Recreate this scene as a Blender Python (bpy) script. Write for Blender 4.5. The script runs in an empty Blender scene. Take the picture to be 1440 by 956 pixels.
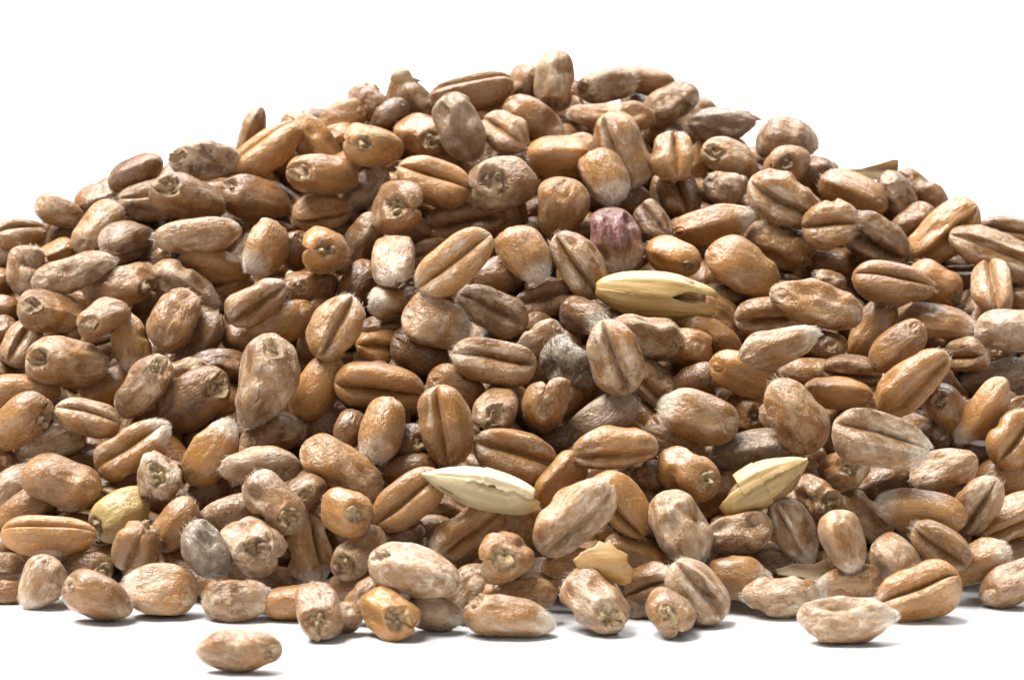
import bpy, math
import numpy as np
from mathutils import Matrix, Vector

# ------------------------------------------------------------------ camera, light, exposure
scene = bpy.context.scene
COL = scene.collection
MM = 0.001
W_PX, H_PX = 1440.0, 956.0
DIST = 0.420                      # camera to the foot of the heap
SPAN = 0.0792                     # width seen at that distance
FPX = W_PX * DIST / SPAN          # focal length in photo pixels
PITCH = math.radians(10.0)
FOOT = (720.0, 872.0)             # the foot of the heap in the middle of the photo

R = np.array([1.0, 0.0, 0.0])
F = np.array([0.0, math.cos(PITCH), -math.sin(PITCH)])
U = np.array([0.0, math.sin(PITCH), math.cos(PITCH)])
B = -F


def ray(px, py):
    d = F + R * (px - W_PX / 2) / FPX - U * (py - H_PX / 2) / FPX
    return d                      # length 1 along the optical axis


_d = ray(*FOOT)
EYE = -_d / np.linalg.norm(_d) * DIST

cam_data = bpy.data.cameras.new("camera")
cam = bpy.data.objects.new("camera", cam_data)
COL.objects.link(cam)
cam_data.sensor_width = 36.0
cam_data.lens = 36.0 * FPX / W_PX
cam_data.clip_start = 0.02
cam_data.clip_end = 20.0
m = Matrix(((R[0], U[0], B[0], EYE[0]), (R[1], U[1], B[1], EYE[1]), (R[2], U[2], B[2], EYE[2]), (0, 0, 0, 1)))
cam.matrix_world = m
cam_data.dof.use_dof = True
cam_data.dof.focus_distance = DIST + 0.012
cam_data.dof.aperture_fstop = 80.0
scene.camera = cam

world = bpy.data.worlds.new("World")
scene.world = world
world.use_nodes = True
bg = world.node_tree.nodes["Background"]
bg.inputs[0].default_value = (0.93, 0.96, 1.0, 1)
bg.inputs[1].default_value = 0.14


def softbox(name, loc, target, sx, sy, power, color):
    d = bpy.data.lights.new(name, 'AREA')
    d.shape = 'RECTANGLE'
    d.size, d.size_y = sx, sy
    d.energy = power
    d.color = color
    o = bpy.data.objects.new(name, d)
    COL.objects.link(o)
    o.location = loc
    v = Vector(target) - Vector(loc)
    o.rotation_euler = v.to_track_quat('-Z', 'Y').to_euler()
    return o


softbox("key_softbox", (-0.50, 0.20, 1.20), (0.0, 0.03, 0.0), 0.85, 0.85, 66.0, (1.0, 0.975, 0.94))
softbox("added_back_light", (0.25, 1.35, 1.35), (0.0, 0.75, 0.0), 1.3, 1.0, 46.0, (0.97, 0.985, 1.0))  # lamp added to keep the ground behind the heap white
softbox("added_front_fill", (0.35, -1.0, 0.75), (0.0, 0.0, 0.01), 0.5, 0.5, 2.0, (1.0, 0.985, 0.96))  # weak fill lamp added to lift the heap's face

vs = scene.view_settings
vs.view_transform = 'Standard'
vs.look = 'None'
vs.exposure = 0.0
vs.gamma = 1.0
vs.use_curve_mapping = False
scene.cycles.max_bounces = 6
scene.cycles.diffuse_bounces = 3
scene.cycles.glossy_bounces = 2
scene.cycles.use_denoising = True

# ------------------------------------------------------------------ small helpers


def mesh_obj(name, verts, quads, tris, mat, attrs=None, smooth=True):
    me = bpy.data.meshes.new(name)
    verts = np.asarray(verts, dtype=np.float32)
    nq, nt = len(quads), len(tris)
    me.vertices.add(len(verts))
    me.vertices.foreach_set("co", verts.ravel())
    loops = np.concatenate([np.asarray(quads, dtype=np.int32).ravel() if nq else np.zeros(0, np.int32),
                            np.asarray(tris, dtype=np.int32).ravel() if nt else np.zeros(0, np.int32)])
    me.loops.add(len(loops))
    me.loops.foreach_set("vertex_index", loops.astype(np.int32))
    starts = np.concatenate([np.arange(nq) * 4, nq * 4 + np.arange(nt) * 3]).astype(np.int32)
    me.polygons.add(nq + nt)
    me.polygons.foreach_set("loop_start", starts)
    me.polygons.foreach_set("use_smooth", np.full(nq + nt, smooth))
    me.update(calc_edges=True)
    me.validate()
    for k, v in (attrs or {}).items():
        a = me.attributes.new(k, 'FLOAT', 'POINT')
        a.data.foreach_set("value", np.asarray(v, dtype=np.float32))
    me.materials.append(mat)
    o = bpy.data.objects.new(name, me)
    COL.objects.link(o)
    return o


class Waves:
    """cheap smooth random field: a sum of random sine waves"""

    def __init__(self, rng, freq, n=14):
        k = rng.normal(size=(n, 3))
        k /= np.linalg.norm(k, axis=1)[:, None]
        self.k = k * (freq * rng.uniform(0.55, 1.5, n))[:, None]
        self.p = rng.uniform(0, 6.283, n)
        self.n = n

    def __call__(self, p):
        return np.sin(p @ self.k.T + self.p).sum(axis=-1) * math.sqrt(2.0 / self.n)


def sstep(a, b, x):
    t = np.clip((x - a) / (b - a), 0, 1)
    return t * t * (3 - 2 * t)


# ------------------------------------------------------------------ materials


class NT:
    def __init__(self, mat):
        self.t = mat.node_tree
        self.n = self.t.nodes
        self.l = self.t.links

    def node(self, kind, **kw):
        nd = self.n.new(kind)
        for k, v in kw.items():
            setattr(nd, k, v)
        return nd

    def put(self, sock, v):
        if hasattr(v, "is_output"):
            self.l.new(v, sock)
        elif v is not None:
            sock.default_value = v

    def math(self, op, a, b=None, c=None, clamp=False):
        nd = self.node('ShaderNodeMath', operation=op, use_clamp=clamp)
        self.put(nd.inputs[0], a)
        if b is not None:
            self.put(nd.inputs[1], b)
        if c is not None:
            self.put(nd.inputs[2], c)
        return nd.outputs[0]

    def vmath(self, op, a, b):
        nd = self.node('ShaderNodeVectorMath', operation=op)
        self.put(nd.inputs[0], a)
        self.put(nd.inputs[1], b)
        return nd.outputs[0]

    def noise(self, vec, scale, detail=3.0, rough=0.55, dist=0.0):
        nd = self.node('ShaderNodeTexNoise')
        self.put(nd.inputs['Vector'], vec)
        nd.inputs['Scale'].default_value = scale
        nd.inputs['Detail'].default_value = detail
        nd.inputs['Roughness'].default_value = rough
        nd.inputs['Distortion'].default_value = dist
        return nd.outputs[0]

    def ramp(self, fac, lo, hi, a=0.0, b=1.0):
        nd = self.node('ShaderNodeMapRange', interpolation_type='SMOOTHSTEP')
        self.put(nd.inputs[0], fac)
        self.put(nd.inputs[1], lo)
        self.put(nd.inputs[2], hi)
        self.put(nd.inputs[3], a)
        self.put(nd.inputs[4], b)
        return nd.outputs[0]

    def mix(self, fac, a, b):
        nd = self.node('ShaderNodeMix', data_type='RGBA')
        self.put(nd.inputs[0], fac)
        self.put(nd.inputs[6], a)
        self.put(nd.inputs[7], b)
        return nd.outputs[2]

    def obj_attr(self, name):
        nd = self.node('ShaderNodeAttribute', attribute_type='OBJECT', attribute_name=name)
        return nd.outputs['Fac']

    def attr(self, name):
        nd = self.node('ShaderNodeAttribute', attribute_type='GEOMETRY', attribute_name=name)
        return nd.outputs['Fac']


def new_mat(name):
    mat = bpy.data.materials.new(name)
    mat.use_nodes = True
    t = NT(mat)
    return mat, t, t.n['Principled BSDF']


def rgb(r, g, b):
    return (r, g, b, 1.0)


def bran_material():
    mat, t, bs = new_mat("bran")
    tc = t.node('ShaderNodeTexCoord')
    oi = t.node('ShaderNodeObjectInfo')
    off = t.node('ShaderNodeCombineXYZ')
    r0 = t.math('MULTIPLY', oi.outputs['Random'], 173.0)
    for i in range(3):
        t.put(off.inputs[i], r0 if i == 0 else t.math('MULTIPLY', r0, 0.37 + 0.21 * i))
    mm = t.node('ShaderNodeVectorMath', operation='SCALE')
    t.put(mm.inputs[0], tc.outputs['Object'])
    mm.inputs['Scale'].default_value = 1000.0
    P = t.vmath('ADD', mm.outputs[0], off.outputs[0])            # millimetres along the grain
    PL = t.vmath('MULTIPLY', P, (0.24, 1.0, 1.0))                # stretched lengthwise
    PM = t.vmath('MULTIPLY', P, (0.55, 1.0, 1.0))
    tone, bloom, grey, red, yel, ruf = (t.obj_attr(n) for n in ("tone", "bloom", "grey", "red", "yellow", "flaky"))
    gx, cz = t.attr("gx"), t.attr("cz")

    n_low = t.noise(P, 0.42, 2.0)
    n_mid = t.noise(PM, 1.2, 4.0, 0.6, 0.6)
    n_fine = t.noise(PL, 6.0, 5.0, 0.65)
    n_spk = t.noise(P, 5.0, 2.0, 0.5)
    f_tone = t.math('ADD', tone, t.math('MULTIPLY_ADD', n_low, 1.1, -0.55), clamp=True)
    c = t.mix(f_tone, rgb(0.090, 0.036, 0.0110), rgb(0.372, 0.172, 0.040))
    c = t.mix(t.ramp(n_mid, 0.38, 0.72, 0.0, 0.40), c, rgb(0.260, 0.128, 0.048))
    # pale papery skin, in patches and on the brush end
    skin_lvl = t.math('MULTIPLY_ADD', bloom, 0.42, -0.21)
    brush = t.math('MULTIPLY', t.ramp(gx, -0.45, -0.95), t.math('MULTIPLY_ADD', t.obj_attr('hairy'), 0.26, 0.14))
    tip = t.ramp(gx, 0.75, 1.0, 0.0, 0.10)
    lip = t.ramp(cz, 0.40, 0.95, 0.0, 0.13)
    s = t.math('ADD', t.math('ADD', t.noise(PM, 0.58, 5.0, 0.62, 0.5), skin_lvl), t.math('ADD', brush, t.math('ADD', tip, lip)))
    skin = t.ramp(s, 0.54, 0.80)
    flake = t.ramp(t.noise(PM, 1.7, 5.0, 0.62, 0.8), 0.36, 0.66)
    skin_c = t.mix(flake, rgb(0.380, 0.236, 0.120), rgb(0.640, 0.525, 0.405))
    c = t.mix(t.math('MULTIPLY', skin, t.math('MULTIPLY_ADD', flake, 0.30, 0.52)), c, skin_c)
    # thin cracks and scuffs of the skin
    vor = t.node('ShaderNodeTexVoronoi', feature='DISTANCE_TO_EDGE')
    t.put(vor.inputs['Vector'], t.vmath('ADD', PL, t.node('ShaderNodeVectorMath').outputs[0]))
    vor.inputs['Scale'].default_value = 0.8
    crack = t.math('MULTIPLY', t.ramp(vor.outputs['Distance'], 0.035, 0.0), t.math('MULTIPLY', t.math('MULTIPLY', skin, ruf), t.ramp(n_mid, 0.45, 0.6)))
    c = t.mix(t.math('MULTIPLY', crack, 0.5), c, rgb(0.58, 0.48, 0.36))
    # skin that has peeled: a low step with a ragged edge
    pn = t.noise(P, 0.75, 6.0, 0.62, 0.3)
    peel = t.math('MULTIPLY', t.ramp(pn, 0.500, 0.520), ruf)
    c = t.mix(t.math('MULTIPLY', peel, 0.45), c, t.mix(n_mid, rgb(0.37, 0.225, 0.105), rgb(0.48, 0.355, 0.225)))
    spk = t.ramp(n_spk, 0.70, 0.76, 0.0, 0.55)
    c = t.mix(spk, c, rgb(0.075, 0.04, 0.022))
    tuft = t.math('MULTIPLY', t.math('MULTIPLY', t.ramp(gx, -0.50, -0.92), t.obj_attr('hairy')), t.math('MULTIPLY_ADD', flake, 0.55, 0.35))
    c = t.mix(tuft, c, rgb(0.66, 0.56, 0.455))
    # individual colour: grey mould, purple skin, straw yellow
    mould = t.mix(t.ramp(t.noise(P, 1.3, 6.0, 0.75), 0.40, 0.66), rgb(0.075, 0.060, 0.046), rgb(0.36, 0.315, 0.235))
    dull = t.mix(t.ramp(n_mid, 0.35, 0.7), rgb(0.155, 0.105, 0.070), rgb(0.30, 0.225, 0.155))
    c = t.mix(t.math('MULTIPLY', grey, t.ramp(n_low, 0.2, 0.5, 0.7, 1.0)), c, t.mix(t.ramp(grey, 0.75, 0.95), dull, mould))
    c = t.mix(t.math('MULTIPLY', red, t.ramp(t.math('ADD', gx, t.math('MULTIPLY_ADD', n_mid, 1.6, -0.8)), -0.75, -0.05)), c, t.mix(t.ramp(t.noise(PL, 2.6, 4.0, 0.6), 0.38, 0.66), rgb(0.120, 0.030, 0.028), rgb(0.260, 0.125, 0.095)))
    c = t.mix(yel, c, t.mix(n_mid, rgb(0.33, 0.215, 0.068), rgb(0.45, 0.32, 0.125)))
    t.put(bs.inputs['Base Color'], c)
    rough = t.math('ADD', t.math('MULTIPLY_ADD', skin, 0.17, 0.27), t.math('MULTIPLY_ADD', n_fine, 0.30, -0.15))
    t.put(bs.inputs['Roughness'], rough)
    bs.inputs['Specular IOR Level'].default_value = 0.6
    bs.inputs['Sheen Weight'].default_value = 0.12
    bs.inputs['Sheen Roughness'].default_value = 0.35
    bs.inputs['Sheen Tint'].default_value = rgb(1.0, 0.93, 0.84)
    bs.inputs['Subsurface Weight'].default_value = 0.05
    bs.inputs['Subsurface Radius'].default_value = (0.0009, 0.0004, 0.00018)
    bs.inputs['Subsurface Scale'].default_value = 1.0
    # relief
    h = t.math('MULTIPLY', n_mid, 0.75)
    h = t.math('ADD', h, t.math('MULTIPLY', t.noise(PM, 3.0, 4.0, 0.6, 0.8), t.math('MULTIPLY_ADD', ruf, 0.60, 0.38)))
    h = t.math('ADD', h, t.math('MULTIPLY', n_fine, t.math('MULTIPLY_ADD', skin, 0.14, 0.10)))
    h = t.math('ADD', h, t.math('MULTIPLY', crack, 0.15))
    h = t.math('ADD', h, t.math('MULTIPLY', peel, -0.45))
    h = t.math('ADD', h, t.math('MULTIPLY', t.math('MULTIPLY', skin, flake), 0.16))
    bp = t.node('ShaderNodeBump')
    bp.inputs['Strength'].default_value = 0.85
    bp.inputs['Distance'].default_value = 0.00022
    t.put(bp.inputs['Height'], h)
    t.put(bs.inputs['Normal'], bp.outputs[0])
    return mat


def crumb_material():
    mat, t, bs = new_mat("germ_crumb")
    tc = t.node('ShaderNodeTexCoord')
    mm = t.node('ShaderNodeVectorMath', operation='SCALE')
    t.put(mm.inputs[0], tc.outputs['Object'])
    mm.inputs['Scale'].default_value = 1000.0
    pale = t.obj_attr("pale")
    n = t.noise(mm.outputs[0], 2.2, 4.0, 0.65, 0.5)
    c = t.mix(t.ramp(n, 0.30, 0.56), t.mix(pale, rgb(0.050, 0.024, 0.012), rgb(0.13, 0.062, 0.026)), t.mix(pale, rgb(0.25, 0.145, 0.075), rgb(0.53, 0.38, 0.20)))
    t.put(bs.inputs['Base Color'], c)
    bs.inputs['Roughness'].default_value = 0.55
    bp = t.node('ShaderNodeBump')
    bp.inputs['Strength'].default_value = 1.0
    bp.inputs['Distance'].default_value = 0.00025
    t.put(bp.inputs['Height'], t.noise(mm.outputs[0], 5.0, 4.0, 0.7))
    t.put(bs.inputs['Normal'], bp.outputs[0])
    return mat


def hair_material():
    mat, t, bs = new_mat("brush_hair")
    bs.inputs['Base Color'].default_value = rgb(0.72, 0.64, 0.54)
    bs.inputs['Roughness'].default_value = 0.45
    return mat


def husk_material(name, ca, cb, cc):
    mat, t, bs = new_mat(name)
    tc = t.node('ShaderNodeTexCoord')
    mm = t.node('ShaderNodeVectorMath', operation='SCALE')
    t.put(mm.inputs[0], tc.outputs['Object'])
    mm.inputs['Scale'].default_value = 1000.0
    PL = t.vmath('MULTIPLY', mm.outputs[0], (0.16, 1.0, 1.0))
    n1 = t.noise(PL, 1.6, 4.0, 0.6)
    n2 = t.noise(PL, 7.0, 3.0, 0.6)
    c = t.mix(t.ramp(n1, 0.32, 0.68), ca, cb)
    c = t.mix(t.ramp(t.noise(mm.outputs[0], 1.0, 4.0, 0.6), 0.60, 0.78, 0, 0.7), c, cc)
    t.put(bs.inputs['Base Color'], c)
    bs.inputs['Roughness'].default_value = 0.42
    bs.inputs['Subsurface Weight'].default_value = 0.10
    bs.inputs['Subsurface Radius'].default_value = (0.0006, 0.0004, 0.0002)
    bs.inputs['Subsurface Scale'].default_value = 1.0
    bp = t.node('ShaderNodeBump')
    bp.inputs['Strength'].default_value = 0.7
    bp.inputs['Distance'].default_value = 0.00012
    t.put(bp.inputs['Height'], t.math('ADD', t.math('MULTIPLY', n1, 0.8), t.math('MULTIPLY', n2, 0.35)))
    t.put(bs.inputs['Normal'], bp.outputs[0])
    return mat


def ground_material():
    mat, t, bs = new_mat("white_paper")
    tc = t.node('ShaderNodeTexCoord')
    n = t.noise(tc.outputs['Object'], 900.0, 3.0)
    t.put(bs.inputs['Base Color'], t.mix(n, rgb(0.66, 0.665, 0.675), rgb(0.70, 0.705, 0.715)))
    bs.inputs['Roughness'].default_value = 0.6
    bs.inputs['Specular IOR Level'].default_value = 0.2
    return mat


BRAN = bran_material()
CRUMB = crumb_material()
HAIR = hair_material()
STRAW = husk_material("straw_husk", rgb(0.34, 0.205, 0.062), rgb(0.47, 0.325, 0.135), rgb(0.24, 0.14, 0.055))
WHITE = husk_material("white_husk", rgb(0.42, 0.325, 0.175), rgb(0.60, 0.51, 0.345), rgb(0.30, 0.20, 0.095))
PALE = husk_material("pale_husk", rgb(0.33, 0.245, 0.115), rgb(0.47, 0.385, 0.22), rgb(0.24, 0.15, 0.07))
GREEN = husk_material("green_husk", rgb(0.29, 0.182, 0.058), rgb(0.43, 0.300, 0.125), rgb(0.18, 0.105, 0.042))
DULL = husk_material("dull_chaff", rgb(0.23, 0.160, 0.085), rgb(0.40, 0.31, 0.19), rgb(0.12, 0.074, 0.040))
AMBER = husk_material("amber_bran", rgb(0.29, 0.150, 0.042), rgb(0.39, 0.235, 0.085), rgb(0.19, 0.10, 0.038))

# ------------------------------------------------------------------ the setting
g = 3.0
ground = mesh_obj("ground", [(-g, -g, 0), (g, -g, 0), (g, g, 0), (-g, g, 0)], [(0, 1, 2, 3)], [], ground_material(), smooth=False)
ground["kind"] = "structure"

# ------------------------------------------------------------------ the wheat grains: x y length width germ-direction roll tilt features layer
# photo pixels; roll 0 = crease towards the viewer, 180 = back; tilt > 0 = germ end towards the viewer
# P/p hollow / crumbly germ, h hairy tip, w papery skin, a amber, d dark, g grey, r shrivelled, G mould, M purple, Y yellow, E rests on the ground
DATA = """
28 328 75 48 190 -40 20 p 0
82 298 74 44 160 180 0 w -1
140 278 80 50 200 180 0 d -1
191 243 86 50 210 180 0 d 0
288 226 105 60 180 150 15 pr 0
222 281 115 64 0 35 0 w 0
264 280 112 64 160 160 35 Pw 1
138 322 95 56 235 180 20 w 0
98 325 80 45 40 180 0 d -2
178 338 80 62 20 -60 -40 wd 0
278 332 128 52 5 100 0 wa 1
38 382 76 62 260 60 30 wr 0
80 356 60 40 20 180 0 a -1
103 385 125 52 197 180 5 wr 1
-6 398 60 44 10 180 0 d -1
172 404 108 62 15 150 10 ap 0
74 440 102 62 170 160 30 Pr 1
145 445 78 54 195 180 35 p 1
-5 432 70 38 0 150 0 d -1
-4 470 64 50 20 180 0 d -1
258 402 108 60 155 180 0 wh 0
245 449 94 70 235 180 30 w 2
184 482 86 58 100 180 -15 ahw 0
283 480 95 54 235 180 0 d -1
32 482 76 56 240 0 20 wr 0
94 511 118 76 170 180 15 Prw 2
155 545 90 55 20 180 0 d -2
143 482 64 42 20 0 0 d -1
201 543 108 62 50 180 10 wrp 2
32 550 110 50 175 180 0 a 0
28 592 106 68 30 130 20 pa 2
123 588 98 54 -15 40 0 w 1
70 625 110 52 20 180 0 w -1
118 642 72 46 10 180 0 d -2
186 632 120 66 215 -20 0 hwa 2
0 648 44 42 0 180 0 w 0
272 562 122 78 35 160 10 dP 0
258 530 80 50 20 180 0 w -1
312 512 92 46 -5 180 0 d -1
361 424 98 58 215 15 0 aw 1
322 412 82 46 200 180 0 w -1
300 376 112 54 170 150 0 a 0
374 351 82 64 60 180 -35 haw 1
358 280 106 64 165 140 15 pa 1
372 216 132 60 38 60 0 ap 0
440 198 112 60 140 180 0 a -1
352 198 104 40 72 180 0 w -2
454 246 104 60 170 180 30 p 1
452 298 86 54 190 40 20 aw 0
512 268 92 50 40 180 0 dw -1
525 207 84 60 170 180 50 paw 1
558 292 84 78 0 180 70 Pw 2
460 352 76 70 180 180 75 Pa 2
416 353 60 50 90 150 30 dp 0
512 333 74 52 240 180 -40 w 0
553 366 74 66 100 180 -65 hw 2
440 405 76 54 190 180 40 pd 0
505 402 80 56 60 180 -20 d -1
472 460 102 72 240 15 20 wa 2
396 456 108 56 20 180 0 a 0
374 537 140 90 70 180 10 pwh 3
446 546 106 66 240 180 0 a 0
534 543 132 68 172 15 0 a 1
535 487 72 50 180 10 20 a -1
540 462 92 38 0 180 0 d -2
555 427 72 56 0 180 -45 hd 0
590 495 92 64 150 180 0 d 0
614 451 100 80 160 180 0 whr 1
692 437 110 64 -25 15 0 wr 1
695 509 122 70 -3 8 0 w 2
627 598 118 80 93 20 0 a 2
642 548 92 62 150 180 0 a 0
538 604 96 66 70 180 -25 hwa 2
699 576 74 64 230 180 60 Pw 1
768 570 80 72 90 180 65 pa 2
798 513 90 68 -60 180 0 Gr 1
864 503 112 78 290 0 0 wrf 3
762 480 72 52 30 180 0 hw -1
765 423 102 54 8 20 -15 d -1
818 444 68 54 150 180 -45 hd 1
909 474 102 64 -10 150 0 rpw 1
966 489 72 58 0 180 40 d 0
920 542 102 60 -40 -20 0 dr -1
980 534 72 46 20 140 15 p 0
1048 527 110 60 160 180 0 a 1
1094 487 118 60 200 180 0 hw 2
1081 445 100 56 185 25 0 hw 1
1000 472 102 50 155 180 0 a 0
1018 445 92 48 -40 150 0 d -1
1148 427 138 68 163 180 0 aw 2
1160 486 62 46 -20 180 50 pd -1
1226 462 106 54 55 180 0 a 0
1264 488 96 60 40 180 10 ad 1
1320 452 110 52 175 150 0 ah 0
1283 536 128 68 220 20 0 a 2
1359 500 62 54 10 0 45 pw 0
1425 465 112 62 180 150 0 w 1
1400 532 112 52 15 180 0 wg -1
1334 578 86 56 130 180 30 pd 0
1384 578 112 52 52 110 0 ah 2
1415 600 112 56 45 180 0 d -1
1428 615 98 70 230 0 20 ap 2
1118 585 118 82 -55 180 0 wra 2
1178 553 102 48 175 150 0 a 1
1150 525 112 46 0 180 0 w -1
1198 520 88 46 175 30 0 dw 0
1237 620 140 82 165 -15 0 hwa 2
1236 572 82 52 -30 180 0 w -1
1275 598 82 46 -25 180 20 dp -1
1312 612 52 46 0 180 40 d -1
984 586 116 74 -15 180 0 wh 2
1049 580 66 52 -30 180 45 Pd 0
1057 634 118 60 10 180 0 grw 1
1186 661 74 58 30 180 65 Pw 1
846 590 116 60 210 180 0 gw 1
865 628 124 64 5 -15 0 a 2
724 640 124 74 -15 5 0 wa 1
789 675 96 58 55 180 0 a 1
806 726 140 82 225 25 0 wa 2
876 708 112 68 135 25 0 a 1
957 741 114 80 115 180 0 whr 2
968 668 98 68 -25 180 25 ap 2
948 620 96 48 -20 180 0 wr -1
1008 698 102 54 40 180 0 d -1
1040 750 100 60 10 100 0 rw 1
1115 745 100 64 120 30 0 wh 1
1150 700 76 54 -30 180 30 Pw 1
1186 760 92 62 110 170 0 hw 2
1216 725 98 62 -40 150 0 rwp 0
1298 719 130 64 -12 180 0 ha 2
1328 662 102 66 20 180 0 w 1
1375 708 92 64 240 0 -30 w 1
1415 668 112 64 20 180 0 a 0
1425 728 112 66 25 -30 0 a 0
1323 768 98 60 -35 -30 0 w 2
1376 790 92 64 200 180 -20 ha 0
1425 772 82 46 10 180 0 w -1
1428 818 112 62 205 180 0 wE 2
1293 833 125 80 22 25 0 waE 2
1190 871 140 68 180 -100 0 hwE 3
1098 839 112 62 0 180 0 wrE 2
1196 822 94 52 10 180 0 hr 1
1262 790 88 64 140 180 -20 hw 1
1035 811 100 66 170 180 -15 ha 1
980 832 108 74 -50 15 0 wE 2
942 857 70 64 -60 180 65 pwE 2
912 818 76 54 200 0 -30 ha 0
902 850 52 40 20 180 0 g -1
895 778 98 52 160 180 0 a 0
838 845 106 78 -35 180 35 PwE 2
798 792 78 42 10 180 0 a 0
712 782 80 74 190 180 60 Pw 2
657 747 126 64 40 -25 0 ah 1
575 702 122 66 37 8 0 a 1
570 660 92 42 15 180 0 da -1
582 803 134 76 165 150 0 wp 2
546 863 94 74 -20 180 45 PaE 2
608 862 82 52 170 180 0 hgE 1
655 832 92 64 60 180 0 wh -1
724 838 122 54 0 170 0 war 1
714 868 130 64 172 120 0 pwhE 3
770 808 72 52 0 180 0 w -1
590 748 102 46 10 180 0 dw -1
505 777 94 56 225 180 25 Pwr 1
434 770 102 68 100 -40 0 wh 1
386 708 106 68 -50 180 20 Pw 2
353 766 92 80 -30 180 50 Pw 2
433 693 60 56 200 180 70 pw 2
487 721 78 68 -20 180 40 ap 2
480 659 132 70 148 180 0 wr 2
366 655 118 58 2 140 0 wr 1
382 612 96 58 195 180 0 wr 0
460 597 74 52 40 180 -20 d -1
492 606 62 48 60 180 -30 d -1
575 622 72 56 0 180 30 dp -1
296 638 106 66 235 180 0 ah 1
225 671 68 66 250 180 70 Pw 2
86 679 120 74 -15 180 0 wa 1
15 685 92 52 35 180 0 w 0
38 712 112 50 30 180 0 a 0
68 754 138 60 178 -50 0 a 2
168 722 98 66 215 170 0 Yp 1
194 772 80 72 60 0 45 awp 2
246 737 90 58 240 180 0 ap 1
58 819 82 68 60 70 0 wrhE 2
138 838 106 68 165 150 0 pdE 2
225 828 108 76 -5 180 0 hwE 2
120 800 82 52 0 180 20 dp -1
5 800 64 50 0 180 0 ad -1
5 832 72 36 0 180 0 d -1
10 772 52 38 0 180 20 p -1
290 774 92 64 -50 150 0 Gdr 2
332 845 102 64 180 180 0 whrE 2
412 847 92 52 0 180 0 a 0
449 859 80 64 -80 180 50 PwE 3
480 868 62 48 0 180 0 w 1
336 914 122 62 0 165 0 wpE 3
325 720 92 48 15 180 0 w 0
292 690 72 52 50 180 0 d -1
322 690 52 46 0 180 30 d -1
390 815 82 52 0 180 0 d -1
500 822 82 52 0 180 0 da -1
515 838 72 46 40 150 0 wp 0
560 752 82 52 20 180 0 d -1
512 135 48 38 0 180 0 w -2
522 148 62 48 -40 180 30 dw -1
482 164 72 46 20 180 0 wa -1
444 168 52 34 0 180 0 d -2
478 192 58 40 20 180 0 a -1
563 135 76 42 80 150 0 dp -1
548 162 62 42 30 180 0 d -1
585 142 62 46 -60 180 0 dw -1
664 131 122 56 10 60 0 da 0
646 180 104 66 115 180 0 gw 2
594 189 82 62 -30 180 40 P 1
711 187 76 60 -35 0 35 pw 1
751 168 98 54 150 180 0 ah 0
735 118 62 48 60 180 0 w -2
779 113 90 60 265 180 0 wp 0
854 120 88 50 190 180 0 dw -1
908 114 92 42 -15 180 0 ad -2
860 163 128 48 -5 110 0 wa 0
944 145 86 54 20 150 0 rwd 0
874 212 116 72 115 20 0 w 1
850 248 84 68 110 180 -30 wh 2
786 222 92 66 0 150 0 a 1
815 212 62 52 0 180 0 w 0
708 257 94 78 200 180 50 Pw 2
610 256 112 68 -20 25 0 a 1
490 235 72 52 20 180 0 a -1
654 314 120 64 10 10 0 d -1
790 296 96 78 80 180 20 ar 1
739 357 90 68 125 180 -20 haw 2
640 370 130 70 35 10 0 wa 2
815 372 110 68 -50 -20 0 war 1
866 337 96 80 100 180 -15 Mhw 1
697 392 82 58 30 180 0 d -1
890 282 52 44 0 180 0 d -1
917 313 62 50 130 0 -30 dw 0
944 220 72 64 270 0 30 apw 1
955 273 74 62 -70 10 30 d 0
1019 267 64 52 -10 100 40 wd 1
1027 222 88 54 160 180 25 Pw 1
1015 177 100 54 0 120 0 gdw -1
1107 195 92 64 180 100 0 dw 0
1108 233 70 60 200 180 60 Pa 1
1143 245 62 52 0 180 0 d -1
1104 284 120 78 150 15 0 w 1
1000 317 122 56 193 180 0 ha 1
946 362 84 58 -20 150 30 ap 1
1046 376 116 72 145 180 0 a 1
1097 347 108 62 -20 150 0 par 0
1168 316 82 74 185 0 -20 aw 1
1232 338 102 68 150 20 0 dw 0
1201 272 106 60 -25 180 0 ad 0
1263 282 92 58 120 180 0 wd -1
1297 273 96 50 140 160 0 dr -1
1325 330 132 70 40 -20 0 a 0
1285 312 72 52 20 180 0 w -1
1403 357 150 68 162 0 0 aw 1
1425 326 102 42 170 0 0 d -1
1256 399 120 62 170 -30 0 ad 1
1315 398 86 56 -30 170 0 pa 0
1394 408 86 62 -80 0 45 paw 1
1168 373 82 52 0 180 0 d -1
1168 394 46 28 -20 180 0 w -1
1440 422 62 42 0 180 0 d -1
1240 682 92 56 20 180 0 d -1
1385 642 112 52 -10 180 0 da -1
1265 752 72 52 0 180 0 d -1
1085 785 72 46 0 180 0 d -1
1120 655 82 52 150 180 0 hd -1
880 668 62 46 0 180 0 w -1
910 672 62 46 20 180 0 hd -1
782 622 72 48 0 180 0 d -1
630 716 102 52 -15 180 0 d -1
728 738 84 70 90 180 0 da 0
1092 592 62 42 120 180 0 w 0
340 478 62 52 0 180 0 d -2
-5 520 52 42 0 180 0 d -1
240 362 52 34 0 180 0 d -1
1020 418 92 42 0 180 0 d -2
5 355 52 38 0 180 0 w -1
"""

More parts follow.
